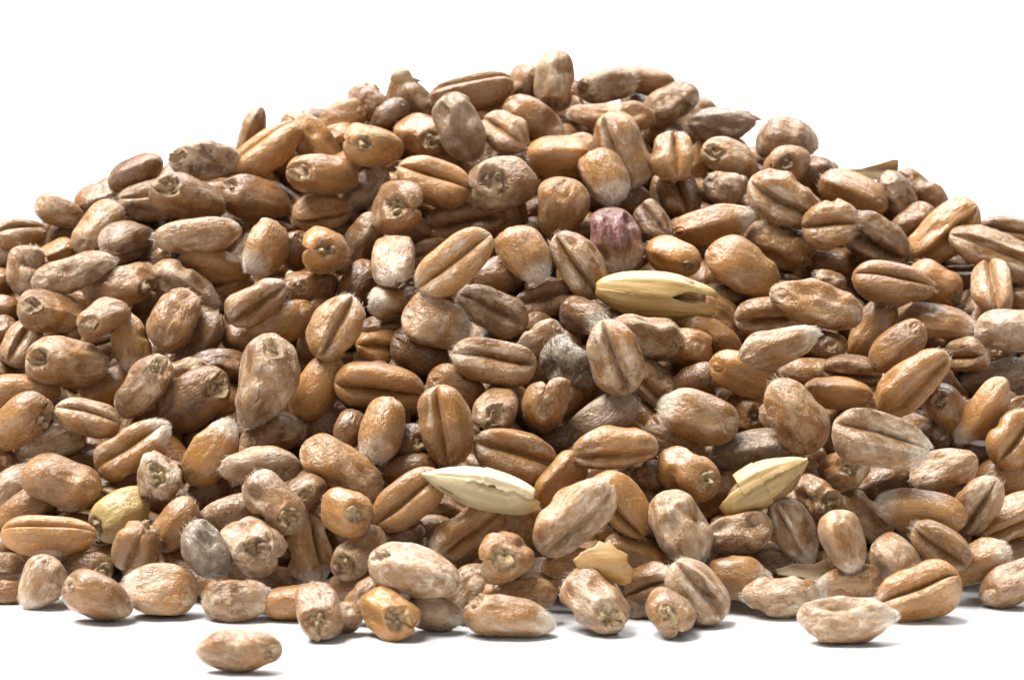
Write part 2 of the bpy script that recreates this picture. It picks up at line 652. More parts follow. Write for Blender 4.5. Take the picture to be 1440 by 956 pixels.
BASE_LINE = [(-60, 838), (0, 846), (130, 866), (330, 874), (540, 888), (720, 890), (850, 884), (980, 878), (1100, 870), (1290, 868), (1440, 848), (1500, 842)]
TOP_LINE = [(-60, 330), (0, 312), (80, 280), (190, 222), (290, 198), (360, 175), (440, 160), (520, 128), (600, 112), (680, 100), (780, 92), (860, 98), (945, 112), (1010, 146), (1100, 162),
            (1150, 205), (1240, 232), (1310, 262), (1370, 305), (1440, 318), (1500, 330)]
SLOPE = math.tan(math.radians(32.0))


def foot_y(px):
    """world y of the heap's foot under photo column px"""
    yb = np.interp(px, [p[0] for p in BASE_LINE], [p[1] for p in BASE_LINE])
    d = ray(px, yb)
    return (EYE + d * (-EYE[2] / d[2]))[1]


def heap_depth(px, py, lift=1.9 * MM):
    """distance along the optical axis at which the ray through a photo pixel meets the heap's face"""
    d = ray(px, py)
    y0 = foot_y(px)
    # EYE.z + s d.z = lift + SLOPE * (EYE.y + s d.y - y0 - 1.6 mm)
    s = (lift + SLOPE * (EYE[1] - y0 - 1.6 * MM) - EYE[2]) / (d[2] - SLOPE * d[1])
    return s


# ------------------------------------------------------------------ one kernel


class Kernel:
    """the shape of one wheat kernel: x runs to the germ end, +z is the crease, -z the back"""

    def __init__(self, a, b, c, rng, feat):
        self.a, self.b, self.c, self.rng, self.feat = a, b, c, rng, feat
        self.n1 = rng.uniform(2.4, 3.4)
        self.n2 = rng.uniform(2.6, 4.2)
        self.crease = rng.uniform(0.26, 0.40)
        self.crw = rng.uniform(0.13, 0.20)
        self.open = rng.uniform(0.14, 0.30)
        self.openw = rng.uniform(0.32, 0.55)
        self.asym = rng.normal() * 0.07
        self.taper = rng.uniform(0.0, 0.16)
        self.keel = rng.uniform(0.0, 0.09)
        self.flat = [(rng.uniform(0.9, 5.4), rng.uniform(0.62, 0.84)) for _ in range(int(rng.integers(1, 4)))]
        self.bend = rng.uniform(0.02, 0.10)
        self.side = rng.normal() * 0.04
        self.egg = rng.uniform(0.02, 0.10)
        self.crw_wob = rng.uniform(0, 6.28)
        self.lump = Waves(rng, 1.7, 12)
        self.mid = Waves(rng, 3.6, 14)
        self.wrk = Waves(rng, 6.5, 16)
        self.fine = Waves(rng, 13.0, 16)
        r = 'r' in feat or rng.uniform() < 0.24
        self.a_l = rng.uniform(0.030, 0.060) + (0.03 if r else 0)
        self.a_m = rng.uniform(0.010, 0.024) + (0.025 if r else 0)
        self.a_w = rng.uniform(0.008, 0.022) + (0.020 if r else 0) + (0.006 if 'w' in feat else 0)
        self.a_f = 0.004 + (0.008 if r else 0)
        self.dents = []
        for _ in range(int(rng.integers(1, 4)) + (3 if r else 0)):
            self.dents.append((rng.uniform(-0.6, 0.6), rng.uniform(0.7, 5.5), rng.uniform(0.14, 0.34), rng.uniform(0.25, 0.6), rng.uniform(0.04, 0.12) * (1.8 if r else 1)))
        big, small = 'P' in feat, 'p' in feat
        self.tc = 0.83 if big else 0.80
        self.tc = 0.755 if big else 0.785
        self.rt = rng.uniform(0.21, 0.25) if big else rng.uniform(0.17, 0.205)
        self.rp = rng.uniform(0.48, 0.66) if big else rng.uniform(0.36, 0.48)
        self.pit = rng.uniform(0.24, 0.40) if big else (rng.uniform(0.08, 0.20) if small else 0.045)
        self.rim = rng.uniform(0.0, 0.05) if big or small else 0.02
        self.pw = Waves(rng, 4.0, 8)
        self.pw2 = Waves(rng, 11.0, 8)

    def rad(self, t):
        n = np.where(t > 0, self.n1, self.n2)
        return np.power(np.clip(1 - np.power(np.abs(t), n), 0, 1), 0.5) * (1 + self.egg * t) * (1 - self.taper * sstep(-0.25, -1.0, t))

    def germ_g(self, t, phi, r):
        fd = np.pi - np.abs(phi)
        q3 = np.stack([t * 2, np.sin(phi), np.cos(phi)], -1)
        wob = np.maximum(1 + 0.26 * self.pw(q3) + 0.16 * self.pw2(q3), 0.35)
        return (((t - self.tc) / self.rt) ** 2 + (fd * r / self.rp) ** 2) * wob

    def surf(self, t, phi, pit=True):
        r = self.rad(t)
        cw = np.cos(phi)
        wob = 0.05 * np.sin(3.1 * t + self.crw_wob)
        ph = phi - wob
        env = 1 - 0.45 * t ** 4
        crm = np.exp(-(ph / self.crw) ** 2)
        wide = np.exp(-(ph / 0.55) ** 2)
        cheek = np.exp(-((np.abs(ph) - 0.80) / 0.42) ** 2)
        wide = np.exp(-np.abs(ph / self.openw) ** 1.6)
        f = 1 - self.crease * env * crm - self.open * env * wide + 0.11 * cheek * env
        f = f + self.asym * np.sin(ph) * np.cos(ph * 0.5)
        f = f + self.keel * np.exp(-((np.pi - np.abs(phi)) / 0.5) ** 2)
        unit = np.stack([t * 1.7, np.sin(phi) * r, np.cos(phi) * r], -1)
        f = f + self.a_l * self.lump(unit) + self.a_m * self.mid(unit * np.array([0.8, 1, 1]))
        for (fp, fl) in self.flat:              # sides pressed flat by neighbouring grains
            ca = np.cos(phi - fp)
            lim = fl / np.maximum(ca, 0.3)
            f = np.where(ca > 0.3, f - 0.75 * np.maximum(f - lim, 0), f)
        f = f + self.a_w * self.wrk(unit * np.array([0.45, 1, 1])) * (0.4 + 0.6 * sstep(0.1, 0.5, r))
        f = f + self.a_f * self.fine(unit * np.array([0.5, 1, 1]))
        for (dt, dp, st, sp, dd) in self.dents:
            da = np.angle(np.exp(1j * (phi - dp)))
            q = (t - dt) ** 2 / st ** 2 + (da / sp) ** 2
            f = f - dd * np.exp(-q * q)
        x = self.a * t
        y = self.b * r * np.sin(phi) * f + self.side * self.b * np.sin(2 * t)
        z = self.c * r * cw * f
        z = np.where(z > 0, z * 0.92, z)
        # slanting germ face on the back, bent axis
        z = z + 0.16 * self.c * sstep(0.45, 1.0, t) * r * sstep(0.0, -1.0, cw)
        z = z + self.bend * self.c * (t * t) * 1.6 - self.bend * self.c * 0.5
        p = np.stack([x, y, z], -1)
        if pit:
            g = self.germ_g(t, phi, r)
            core = np.array([0.30 * self.a, 0.0, 0.10 * self.c])
            k = -self.pit * (1 - sstep(0.45, 1.05, g)) + self.rim * np.exp(-((np.sqrt(g) - 1.18) / 0.2) ** 2)
            p = p + (p - core) * k[..., None]
        return p

    def body(self, nu=52, nph=70):
        u = np.linspace(0, np.pi, nu + 1)[1:-1]
        u = u - 0.12 * np.sin(2 * u)
        t = np.cos(u)
        s = np.linspace(-np.pi, np.pi, nph + 1)[:-1]
        phi = s - 0.60 * np.sin(s)
        T, PH = np.meshgrid(t, phi, indexing='ij')
        P = self.surf(T, PH)
        n1, n2 = P.shape[:2]
        V = P.reshape(-1, 3)
        pole = np.stack([P[0].mean(0), P[-1].mean(0)])
        V = np.concatenate([V, pole])
        i, j = np.meshgrid(np.arange(n1 - 1), np.arange(n2), indexing='ij')
        j2 = (j + 1) % n2
        q = np.stack([i * n2 + j, (i + 1) * n2 + j, (i + 1) * n2 + j2, i * n2 + j2], -1).reshape(-1, 4)
        jj = np.arange(n2)
        jn = (jj + 1) % n2
        t1 = np.stack([np.full(n2, n1 * n2), jj, jn], -1)
        t2 = np.stack([np.full(n2, n1 * n2 + 1), (n1 - 1) * n2 + jn, (n1 - 1) * n2 + jj], -1)
        gx = np.concatenate([T.ravel(), [1, -1]])
        lip = np.exp(-((np.abs(PH) - 0.40) / 0.18) ** 2).ravel()
        cz = np.concatenate([lip, [0, 0]])
        return V, q, np.concatenate([t1, t2]), {"gx": gx, "cz": cz}

    def germ(self, nr=12, na=26):
        """the germ: a wrinkled shield, or broken crumbs on the floor of its hollow"""
        rng = self.rng
        rho = (np.arange(1, nr + 1) / nr)[:, None]
        th = np.linspace(0, 2 * np.pi, na + 1)[:-1][None, :]
        k = 1.08
        t = np.clip(self.tc + self.rt * k * rho * np.cos(th), -0.95, 0.985)
        r = self.rad(t)
        fd = np.clip(self.rp * k * rho * np.sin(th) / np.maximum(r, 0.12), -2.2, 2.2)
        P = self.surf(t, np.pi - fd)
        c0 = self.surf(np.array([self.tc]), np.array([np.pi]))[0]
        core = np.array([0.30 * self.a, 0, 0.1 * self.c])
        rough = ('P' in self.feat) or ('p' in self.feat)
        w1, w2 = Waves(rng, 9.0, 12), Waves(rng, 22.0, 12)
        q = np.stack([t * 3, fd * r * 1.4, 0 * t], -1)
        if rough:
            b1, b2 = w1(q), w2(q)
            lift = rng.uniform(0.03, 0.13)
            off = (lift + 0.070 * b1 + 0.045 * b2 + 0.12 * np.maximum(b1 - 0.4, 0)) * (1 - rho ** 4) - 0.03 * rho ** 4
        else:
            off = (0.035 + 0.018 * w1(q) + 0.035 * np.exp(-(fd * r / 0.10) ** 2) * (1 - rho)) * (1 - rho ** 3) - 0.012 * rho ** 4
        n = P - core
        n /= np.linalg.norm(n, axis=-1, keepdims=True)
        P = P + n * (off * self.b)[..., None]
        nc = (c0 - core) / np.linalg.norm(c0 - core)
        cv = c0 + nc * self.b * (0.05 if rough else 0.06)
        # an under layer makes the piece solid
        Q = P - n * (0.10 * self.b)
        V = np.concatenate([P.reshape(-1, 3), [cv], Q.reshape(-1, 3)[-na:], [cv - nc * 0.12 * self.b]])
        quads, tris = [], []
        ci = nr * na
        for i in range(nr - 1):
            for j in range(na):
                j2 = (j + 1) % na
                quads.append((i * na + j, (i + 1) * na + j, (i + 1) * na + j2, i * na + j2))
        for j in range(na):
            j2 = (j + 1) % na
            tris.append((ci, j, j2))
            o, lo = (nr - 1) * na, ci + 1
            quads.append((o + j, lo + j, lo + j2, o + j2))
            tris.append((ci + 1 + na, lo + j2, lo + j))
        gx = np.full(len(V), 0.8)
        return V, quads, tris, {"gx": gx, "cz": np.zeros(len(V))}

    def brush(self, n):
        """the tuft of fine hairs at the end away from the germ: thin three-sided spikes"""
        rng = self.rng
        t = -1 + np.abs(rng.normal(size=n)) * 0.13 + 0.004
        t = np.clip(t, -0.995, -0.45)
        phi = rng.uniform(-np.pi, np.pi, n)
        root = self.surf(t, phi, pit=False)
        nrm = root - np.array([-0.45 * self.a, 0, 0])
        nrm /= np.linalg.norm(nrm, axis=1)[:, None]
        back = np.array([-1.0, 0, 0])
        cl = rng.normal(size=(max(n // 9, 1), 3))[rng.integers(0, max(n // 9, 1), n)]
        tang = back[None] - nrm * (nrm @ back)[:, None] * 0.72
        d = tang + nrm * rng.uniform(0.02, 0.26, n)[:, None] + cl * 0.13 + rng.normal(size=(n, 3)) * 0.08
        d /= np.linalg.norm(d, axis=1)[:, None]
        ln = rng.uniform(0.25, 0.80, n) * MM
        w = rng.uniform(0.009, 0.015, n) * MM
        root = root - nrm * 0.03 * MM
        side = np.cross(d, rng.normal(size=(n, 3)))
        side /= np.linalg.norm(side, axis=1)[:, None]
        up = np.cross(d, side)
        mid = root + d * (ln * 0.55)[:, None]
        tip = root + d * ln[:, None] - nrm * (ln * 0.28)[:, None] + rng.normal(size=(n, 3)) * 0.05 * MM
        V, T = [], []
        ang = [0, 2.094, 4.189]
        ring0 = [root + (side * math.cos(a) + up * math.sin(a)) * w[:, None] for a in ang]
        ring1 = [mid + (side * math.cos(a) + up * math.sin(a)) * (w * 0.8)[:, None] for a in ang]
        V = np.stack(ring0 + ring1 + [tip], 1).reshape(-1, 3)
        base = (np.arange(n) * 7)[:, None]
        quads = np.concatenate([base + np.array([[k, (k + 1) % 3, 3 + (k + 1) % 3, 3 + k]]) for k in range(3)])
        tris = np.concatenate([base + np.array([[3 + k, 3 + (k + 1) % 3, 6]]) for k in range(3)])
        return V, quads, tris


def frame_axes(ang, roll, tilt):
    a, r, t = (math.radians(v) for v in (ang, roll, tilt))
    flat = R * math.cos(a) + U * math.sin(a)
    X = flat * math.cos(t) + B * math.sin(t)
    N0 = -flat * math.sin(t) + B * math.cos(t)
    S = -R * math.sin(a) + U * math.cos(a)
    Z = N0 * math.cos(r) + S * math.sin(r)
    Y = np.cross(Z, X)
    return np.stack([X, Y, Z], 1)            # columns: local axes in the world


rows = []
for ln in DATA.strip().splitlines():
    p = ln.split()
    x, y, L, W, ang, roll, tilt = (float(v) for v in p[:7])
    rows.append(dict(x=x, y=y, L=L, W=W, ang=ang, roll=roll, tilt=tilt, feat=p[7], z=int(p[8]), kind='wheat'))

# hulled grains, flakes and chaff take part in the stacking order as well
EXTRA = [
    dict(x=922, y=414, L=174, W=62, ang=-6, roll=0, tilt=0, feat='', z=6, kind='straw'),
    dict(x=676, y=688, L=172, W=54, ang=-14, roll=0, tilt=0, feat='', z=3, kind='white'),
    dict(x=1074, y=681, L=142, W=58, ang=29, roll=0, tilt=0, feat='', z=6, kind='green'),
    dict(x=854, y=789, L=86, W=58, ang=0, roll=0, tilt=0, feat='', z=6, kind='flake', curl=0.30, outline=[(806.1, 787.2), (817.8, 776.5), (834.5, 769.8), (842.9, 761.4), (851.2, 764.8), (857.9, 760.4), (868.0, 773.1), (883.0, 779.8), (881.3, 788.2), (889.7, 799.9), (886.4, 818.3), (878.0, 823.3), (857.9, 818.3), (834.5, 809.9), (814.4, 799.9)]),
    dict(x=1229, y=241, L=92, W=30, ang=0, roll=0, tilt=0, feat='', z=-1, kind='chaff', curl=-0.40, outline=[(1180.1, 237.6), (1210.2, 237.6), (1233.6, 230.9), (1253.7, 225.2), (1265.4, 224.2), (1263.7, 239.3), (1252.0, 258.3), (1233.6, 254.3), (1210.2, 252.7), (1190.1, 246.0)]),
    dict(x=1036, y=162, L=92, W=28, ang=0, roll=0, tilt=0, feat='', z=-1, kind='chaff', curl=0.40, outline=[(992.8, 157.0), (1026.3, 151.3), (1053.0, 157.0), (1074.8, 168.7), (1046.3, 173.7), (1022.9, 167.0)]),
    dict(x=1132, y=801, L=84, W=34, ang=0, roll=0, tilt=0, feat='', z=1, kind='chaff', curl=-0.40, outline=[(1089.8, 800.5), (1117.2, 792.5), (1143.9, 793.2), (1162.3, 785.8), (1169.0, 800.5), (1150.6, 819.3), (1127.2, 811.6), (1093.8, 808.2)]),
    dict(x=569, y=108, L=46, W=20, ang=0, roll=0, tilt=0, feat='', z=0, kind='chaff', curl=0.40, outline=[(550.2, 105.2), (558.6, 97.5), (570.3, 96.8), (575.3, 100.8), (580.3, 108.5), (595.4, 113.5), (580.3, 119.2), (563.6, 118.6), (548.6, 113.5)]),
]
rows += EXTRA

# ------------------------------------------------------------------ depth of every piece: on the heap's face, then pushed apart along the line of sight
N = len(rows)
for i, g_ in enumerate(rows):
    d0 = heap_depth(g_['x'], g_['y'])
    g_['d0'] = d0
    pm = d0 / FPX
    b = g_['W'] / 2 * pm
    tl = math.radians(g_['tilt'])
    num = max((g_['L'] / 2 * pm) ** 2 - (b * math.sin(tl)) ** 2, 0.0)
    a = math.sqrt(num) / max(math.cos(tl), 0.2)
    if abs(g_['tilt']) >= 20:
        a = min(max(a, 1.30 * b), 62 * pm)
    g_['a'], g_['b'], g_['c'] = a, b / 1.02, b * 0.95
    g_['rot'] = frame_axes(g_['ang'], g_['roll'], g_['tilt'])

STEP = 5.0


def footprint(g_):
    """near and far depth offsets of the piece's ellipsoid over a grid of photo pixels"""
    pm = g_['d0'] / FPX
    A = g_['rot'] @ np.diag([1 / g_['a'] ** 2, 1 / g_['b'] ** 2, 1 / g_['c'] ** 2]) @ g_['rot'].T
    M = np.stack([R, U, F], 1)
    Q = M.T @ A @ M
    h = max(g_['L'], g_['W'], 40) / 2 + 4
    out = {}
    for iy in range(int((g_['y'] - h) // STEP), int((g_['y'] + h) // STEP) + 1):
        for ix in range(int((g_['x'] - h) // STEP), int((g_['x'] + h) // STEP) + 1):
            u = (ix * STEP - g_['x']) * pm
            v = -(iy * STEP - g_['y']) * pm
            qa = Q[2, 2]
            qb = 2 * (Q[0, 2] * u + Q[1, 2] * v)
            qc = Q[0, 0] * u * u + Q[1, 1] * v * v + 2 * Q[0, 1] * u * v - 1
            disc = qb * qb - 4 * qa * qc
            if disc > 0:
                s = math.sqrt(disc)
                out[(ix, iy)] = ((-qb - s) / (2 * qa), (-qb + s) / (2 * qa))
    return out


foots = [footprint(g_) for g_ in rows]
owners = {}
for i, f in enumerate(foots):
    for k in f:
        owners.setdefault(k, []).append(i)
sep = {}
for k, lst in owners.items():
    for p in range(len(lst)):
        for q in range(p + 1, len(lst)):
            i, j = lst[p], lst[q]
            a, b = rows[i], rows[j]
            if (b['z'], b['y']) > (a['z'], a['y']):
                i, j = j, i
            s = foots[i][k][1] - foots[j][k][0]
            if s > sep.get((i, j), -1):
                sep[(i, j)] = s
pi = np.array([k[0] for k in sep])
pj = np.array([k[1] for k in sep])
ps = np.array(list(sep.values())) * 0.80
base_d = np.array([g_['d0'] - 0.35 * MM * g_['z'] for g_ in rows])
ground_lock = np.array(['E' in g_['feat'] for g_ in rows])

# pieces that lie on the white ground: depth from the height of their own lowest point
for i, g_ in enumerate(rows):
    if ground_lock[i]:
        ax = g_['rot'][2]
        low = math.sqrt((ax[0] * g_['a']) ** 2 + (ax[1] * g_['b']) ** 2 + (ax[2] * g_['c']) ** 2)
        d = ray(g_['x'], g_['y'])
        base_d[i] = (low * 0.97 - EYE[2]) / d[2]
d = base_d.copy()
for it in range(220):
    v = d[pi] + ps - d[pj]
    on = v > 0
    mv = np.where(on, v, 0) * 0.25
    wi = np.where(ground_lock[pi], 0.0, 1.0)
    wj = np.where(ground_lock[pj], 0.0, 1.0)
    dd = np.zeros(N)
    cnt = np.zeros(N)
    np.add.at(dd, pi, -mv * wi)
    np.add.at(dd, pj, mv * wj)
    d = d + np.clip(dd, -0.6 * MM, 0.6 * MM)
    d = d + (base_d - d) * 0.03
    d[ground_lock] = base_d[ground_lock]

# ------------------------------------------------------------------ build the grains
FEAT_TONE = {'a': 0.80, 'd': 0.22}


def put_child(o, parent, mat4):
    o.parent = parent
    o.matrix_parent_inverse = Matrix.Identity(4)
    o.matrix_local = mat4


def root_empty(name, base):
    e = bpy.data.objects.new(name, None)
    e.empty_display_size = 0.002
    COL.objects.link(e)
    e.location = base
    return e


def place(g_, i, parts, name):
    """parts: objects in local coordinates; makes the Empty under the piece and hangs them on it"""
    sh = g_.get('shift', np.zeros(3))
    pos = EYE + ray(g_['x'], g_['y']) * d[i] + sh
    rot = g_['rot']
    lo = 1e9
    for o in parts:
        if o.name.startswith('brush'):
            continue
        n = len(o.data.vertices)
        co = np.empty(n * 3, np.float32)
        o.data.vertices.foreach_get("co", co)
        lo = min(lo, float((co.reshape(-1, 3) @ rot[2]).min()))
    if pos[2] + lo < 0.00002 or 'E' in g_['feat']:
        # slide along the line of sight until it just touches the ground
        dr = ray(g_['x'], g_['y'])
        s = (-0.00008 - lo - EYE[2] - sh[2]) / dr[2]
        pos = EYE + dr * s + sh
        d[i] = s
    base = Vector((pos[0], pos[1], pos[2] + lo))
    e = root_empty(name, base)
    m4 = Matrix([list(rot[0]) + [0], list(rot[1]) + [0], list(rot[2]) + [-lo], [0, 0, 0, 1]])
    for o in parts:
        put_child(o, e, m4)
    g_['obj'] = e
    g_['pos'] = pos
    return e


for i, g_ in enumerate(rows):
    if g_['kind'] != 'wheat':
        continue
    rng = np.random.default_rng(1000 + i)
    ft = g_['feat']
    k = Kernel(g_['a'], g_['b'], g_['c'], rng, ft)
    # fit the finished kernel to its size: measure it across and along, then scale
    pm_ = g_['d0'] / FPX
    an = math.radians(g_['ang'])
    along = R * math.cos(an) + U * math.sin(an)
    across = -R * math.sin(an) + U * math.cos(an)
    for _ in range(2):
        w_ = k.body(24, 32)[0] @ g_['rot'].T
        pa_, pc_ = w_ @ along, w_ @ across
        kw = np.clip(0.975 * g_['W'] * pm_ / np.ptp(pc_), 0.75, 1.25)
        kl = np.clip(0.975 * g_['L'] * pm_ / np.ptp(pa_), 0.75, 1.25)
        k.b *= kw
        k.c *= kw
        k.a *= kl if abs(g_['tilt']) < 45 else 0.5 * (kl + kw)
    g_['shift'] = -(pa_.max() + pa_.min()) / 2 * along - (pc_.max() + pc_.min()) / 2 * across
    v, q, t, at = k.body()
    body = mesh_obj("kernel", v, q, t, BRAN, at)
    tone = 0.47 + rng.normal() * 0.15
    if 'a' in ft:
        tone += 0.24
    if 'd' in ft:
        tone -= 0.26
    bloom = 0.34 + rng.normal() * 0.15 + (0.38 if 'w' in ft else 0) - (0.16 if 'a' in ft else 0) - (0.05 if 'd' in ft else 0)
    pr = dict(tone=float(np.clip(tone, 0.02, 1)), bloom=float(np.clip(bloom, 0, 1)), grey=0.70 if 'g' in ft else ((0.84 if 'd' in ft else 0.93) if 'G' in ft else 0.0),
              hairy=1.0 if 'h' in ft else 0.0, red=1.0 if 'M' in ft else 0.0, yellow=1.0 if 'Y' in ft else 0.0, flaky=1.0 if ('r' in ft or 'f' in ft) else (0.55 if 'w' in ft else 0.25))
    v, q, t, at = k.germ()
    rough = 'P' in ft or 'p' in ft
    germ = mesh_obj("germ", v, q, t, CRUMB if rough else BRAN, at)
    v, q, t = k.brush(300 if 'h' in ft else (40 if 'w' in ft else 24))
    br = mesh_obj("brush", v, q, t, HAIR, smooth=False)
    br["kind"] = "stuff"
    for o in (body, germ):
        for kk, vv in pr.items():
            o[kk] = vv
    germ["bloom"] = min(1.0, pr['bloom'] + 0.25)
    germ["pale"] = float(np.clip(rng.uniform(0.2, 1.0), 0, 1))
    place(g_, i, [body, germ, br], "wheat_grain")


# ------------------------------------------------------------------ hulled grains, flake, chaff


def shell(L, prof, sec, p0, p1, thick, jag0=0.0, jag1=0.0, t0=-1.0, t1=1.0, rng=None, nu=72, nv=30, ribs=0.0, lift=0.0, gape0=0.0, gape1=0.0):
    """a husk: part of a spindle's skin between the angles p0 and p1, solid, with ragged edges"""
    rng = rng or np.random.default_rng(1)
    t = np.linspace(t0, t1, nu)
    w0, w1 = Waves(rng, 9.0, 10), Waves(rng, 9.0, 10)
    w2, w3 = Waves(rng, 34.0, 10), Waves(rng, 34.0, 10)
    line = np.stack([t * 2, 0 * t, 0 * t], -1)
    e0 = p0 + jag0 * (w0(line) + 0.45 * w2(line))
    e1 = p1 + jag1 * (w1(line) + 0.45 * w3(line))
    e0 = e0 + gape0 * sstep(0.15, 0.6, t)
    e1 = e1 + gape1 * sstep(0.15, 0.6, t)
    s = np.linspace(0, 1, nv)
    PH = e0[:, None] + (e1 - e0)[:, None] * s[None, :]
    T = np.repeat(t[:, None], nv, 1)
    r = prof(T)
    wv = Waves(rng, 3.0, 10)
    rr = r * (1 + 0.035 * wv(np.stack([T * 2, np.sin(PH), np.cos(PH)], -1)))
    rr = rr * (1 + ribs * (np.cos(PH * 9) + 0.5 * np.cos(PH * 17 + 1)) * sstep(-1, -0.4, T) * sstep(1, 0.3, T))
    X = L / 2 * T
    Y = sec[0] * rr * np.sin(PH)
    Z = sec[1] * rr * np.cos(PH)
    O = np.stack([X, Y + lift * np.sin(PH) * sstep(0.1, 1, T), Z], -1)
    I = O - np.stack([0 * X, np.sin(PH), np.cos(PH)], -1) * thick
    V = np.concatenate([O.reshape(-1, 3), I.reshape(-1, 3)])
    q = []
    n = nu * nv
    for i in range(nu - 1):
        for j in range(nv - 1):
            a, b, c, e = i * nv + j, (i + 1) * nv + j, (i + 1) * nv + j + 1, i * nv + j + 1
            q.append((a, b, c, e))
            q.append((n + a, n + e, n + c, n + b))
        for j in (0, nv - 1):
            a, b = i * nv + j, (i + 1) * nv + j
            q.append((a, n + a, n + b, b) if j == 0 else (a, b, n + b, n + a))
    for j in range(nv - 1):
        for i in (0, nu - 1):
            a, b = i * nv + j, i * nv + j + 1
            q.append((a, b, n + b, n + a) if i == 0 else (a, n + a, n + b, b))
    return V, q


def husk_prof(tip0, tip1, n=2.2):
    def f(t):
        r = np.power(np.clip(1 - np.power(np.abs(t), n), 0, 1), 0.62)
        return np.where(t < 0, np.maximum(r, tip0), np.maximum(r, tip1))
    return f


for i, g_ in enumerate(rows):
    if g_['kind'] == 'wheat':
        continue
    rng = np.random.default_rng(50 + i)
    pm = g_['d0'] / FPX
    L, hw = g_['L'] * pm, g_['W'] / 2 * pm
    parts = []
    kind = g_['kind']
    if kind in ('straw', 'white', 'green'):
        kr = Kernel(L * 0.40, hw * 0.86, hw * 0.80, rng, 'd')
        v, q, t, at = kr.body(30, 40)
        ko = mesh_obj("kernel", v, q, t, BRAN, at)
        for kk, vv in dict(tone=0.35, bloom=0.5, grey=0.0, red=0.0, yellow=0.0, flaky=0.3).items():
            ko[kk] = vv
        parts.append(ko)
    # angle 0 = towards the viewer (+z), positive = upwards (+y)
    if kind == 'straw':
        pf = lambda t: np.power(np.clip(1 - np.power(np.abs(np.clip(t, -1, 1)), 2.3), 0, 1), 0.5) * (1 - 0.28 * sstep(0.1, 1, t)) + 0.10 * sstep(0.5, 1, t)
        v, q = shell(L, pf, (hw * 1.02, hw), -0.12, 2.7, 0.13 * MM, 0.02, 0.05, -0.97, 0.99, rng, ribs=0.03, lift=0.10 * hw, gape0=0.45)
        parts.append(mesh_obj("upper_husk", v, q, [], STRAW))
        v, q = shell(L, pf, (hw * 1.0, hw * 0.96), -2.7, -0.02, 0.13 * MM, 0.05, 0.03, -0.965, 0.975, rng, ribs=0.03, lift=0.34 * hw, gape1=-0.25)
        parts.append(mesh_obj("lower_husk", v, q, [], STRAW))
    if kind == 'white':
        pf = lambda t: np.where(t < 0, np.maximum(np.power(np.clip(1 - np.power(np.abs(t), 1.7), 0, 1), 0.85), 0.13), np.power(np.clip(1 - np.power(np.abs(t), 2.6), 0, 1), 0.5) + 0.05)
        v, q = shell(L, pf, (hw * 1.06, hw * 1.06), 0.30, 2.9, 0.14 * MM, 0.06, 0.1, -0.99, 0.86, rng, ribs=0.05, lift=0.05 * hw)
        parts.append(mesh_obj("upper_husk", v, q, [], WHITE))
        v, q = shell(L, pf, (hw * 0.98, hw * 0.98), -2.8, 0.42, 0.12 * MM, 0.05, 0.04, -0.985, 0.985, rng, ribs=0.02)
        parts.append(mesh_obj("lower_husk", v, q, [], PALE))
    if kind == 'green':
        pf = lambda t: np.where(t > 0, np.maximum(np.power(np.clip(1 - np.power(np.abs(t), 1.8), 0, 1), 0.8), 0.14), np.power(np.clip(1 - np.power(np.abs(t), 2.4), 0, 1), 0.55) + 0.06)
        v, q = shell(L, pf, (hw * 1.10, hw * 1.08), 0.05, 2.8, 0.13 * MM, 0.06, 0.08, -0.45, 0.99, rng, ribs=0.03)
        parts.append(mesh_obj("upper_husk", v, q, [], GREEN))
        v, q = shell(L, pf, (hw * 0.99, hw * 0.98), -2.9, 0.5, 0.12 * MM, 0.05, 0.04, -0.985, 0.985, rng, ribs=0.02)
        parts.append(mesh_obj("lower_husk", v, q, [], GREEN))
    if kind in ('flake', 'chaff'):
        pts = np.array(g_['outline'], float)
        c0 = np.array([g_['x'], g_['y']])
        pts = (pts - c0) * np.array([1, -1]) * pm
        # ragged closed outline, resampled
        na, nr = 84, 14
        seg = np.concatenate([pts, pts[:1]])
        ln = np.concatenate([[0], np.cumsum(np.linalg.norm(np.diff(seg, axis=0), axis=1))])
        u = np.linspace(0, ln[-1], na + 1)[:-1]
        E2 = np.stack([np.interp(u, ln, seg[:, 0]), np.interp(u, ln, seg[:, 1])], 1)
        th = np.linspace(0, 2 * np.pi, na + 1)[:-1]
        E2 *= (1 + 0.022 * Waves(rng, 12.0, 10)(np.stack([np.cos(th), np.sin(th), 0 * th], -1)))[:, None]
        rho = np.linspace(0.04, 1, nr)[:, None]
        X, Y = rho * E2[None, :, 0], rho * E2[None, :, 1]
        curl = g_['curl']
        Z = -curl * (Y ** 2) / hw - 0.30 * X ** 2 / L
        Z = Z + 0.09 * hw * Waves(rng, 3.2, 10)(np.stack([X / hw * 0.5, Y / hw, 0 * X], -1))
        O = np.stack([X, Y, Z], -1).reshape(-1, 3)
        V = np.concatenate([O, O - np.array([0, 0, 0.10 * MM])])
        n = nr * na
        q = []
        for a in range(nr - 1):
            for b in range(na):
                b2 = (b + 1) % na
                q.append((a * na + b, (a + 1) * na + b, (a + 1) * na + b2, a * na + b2))
                q.append((n + a * na + b, n + a * na + b2, n + (a + 1) * na + b2, n + (a + 1) * na + b))
        for b in range(na):
            b2 = (b + 1) % na
            o = (nr - 1) * na
            q.append((o + b, n + o + b, n + o + b2, o + b2))
        t3 = [(0, b, b + 1) for b in range(1, na - 1)] + [(n, n + b + 1, n + b) for b in range(1, na - 1)]
        parts.append(mesh_obj(kind + "_piece", V, q, t3, AMBER if kind == 'flake' else DULL))
        parts[0].name = "bran_flake" if kind == 'flake' else "chaff_flake"
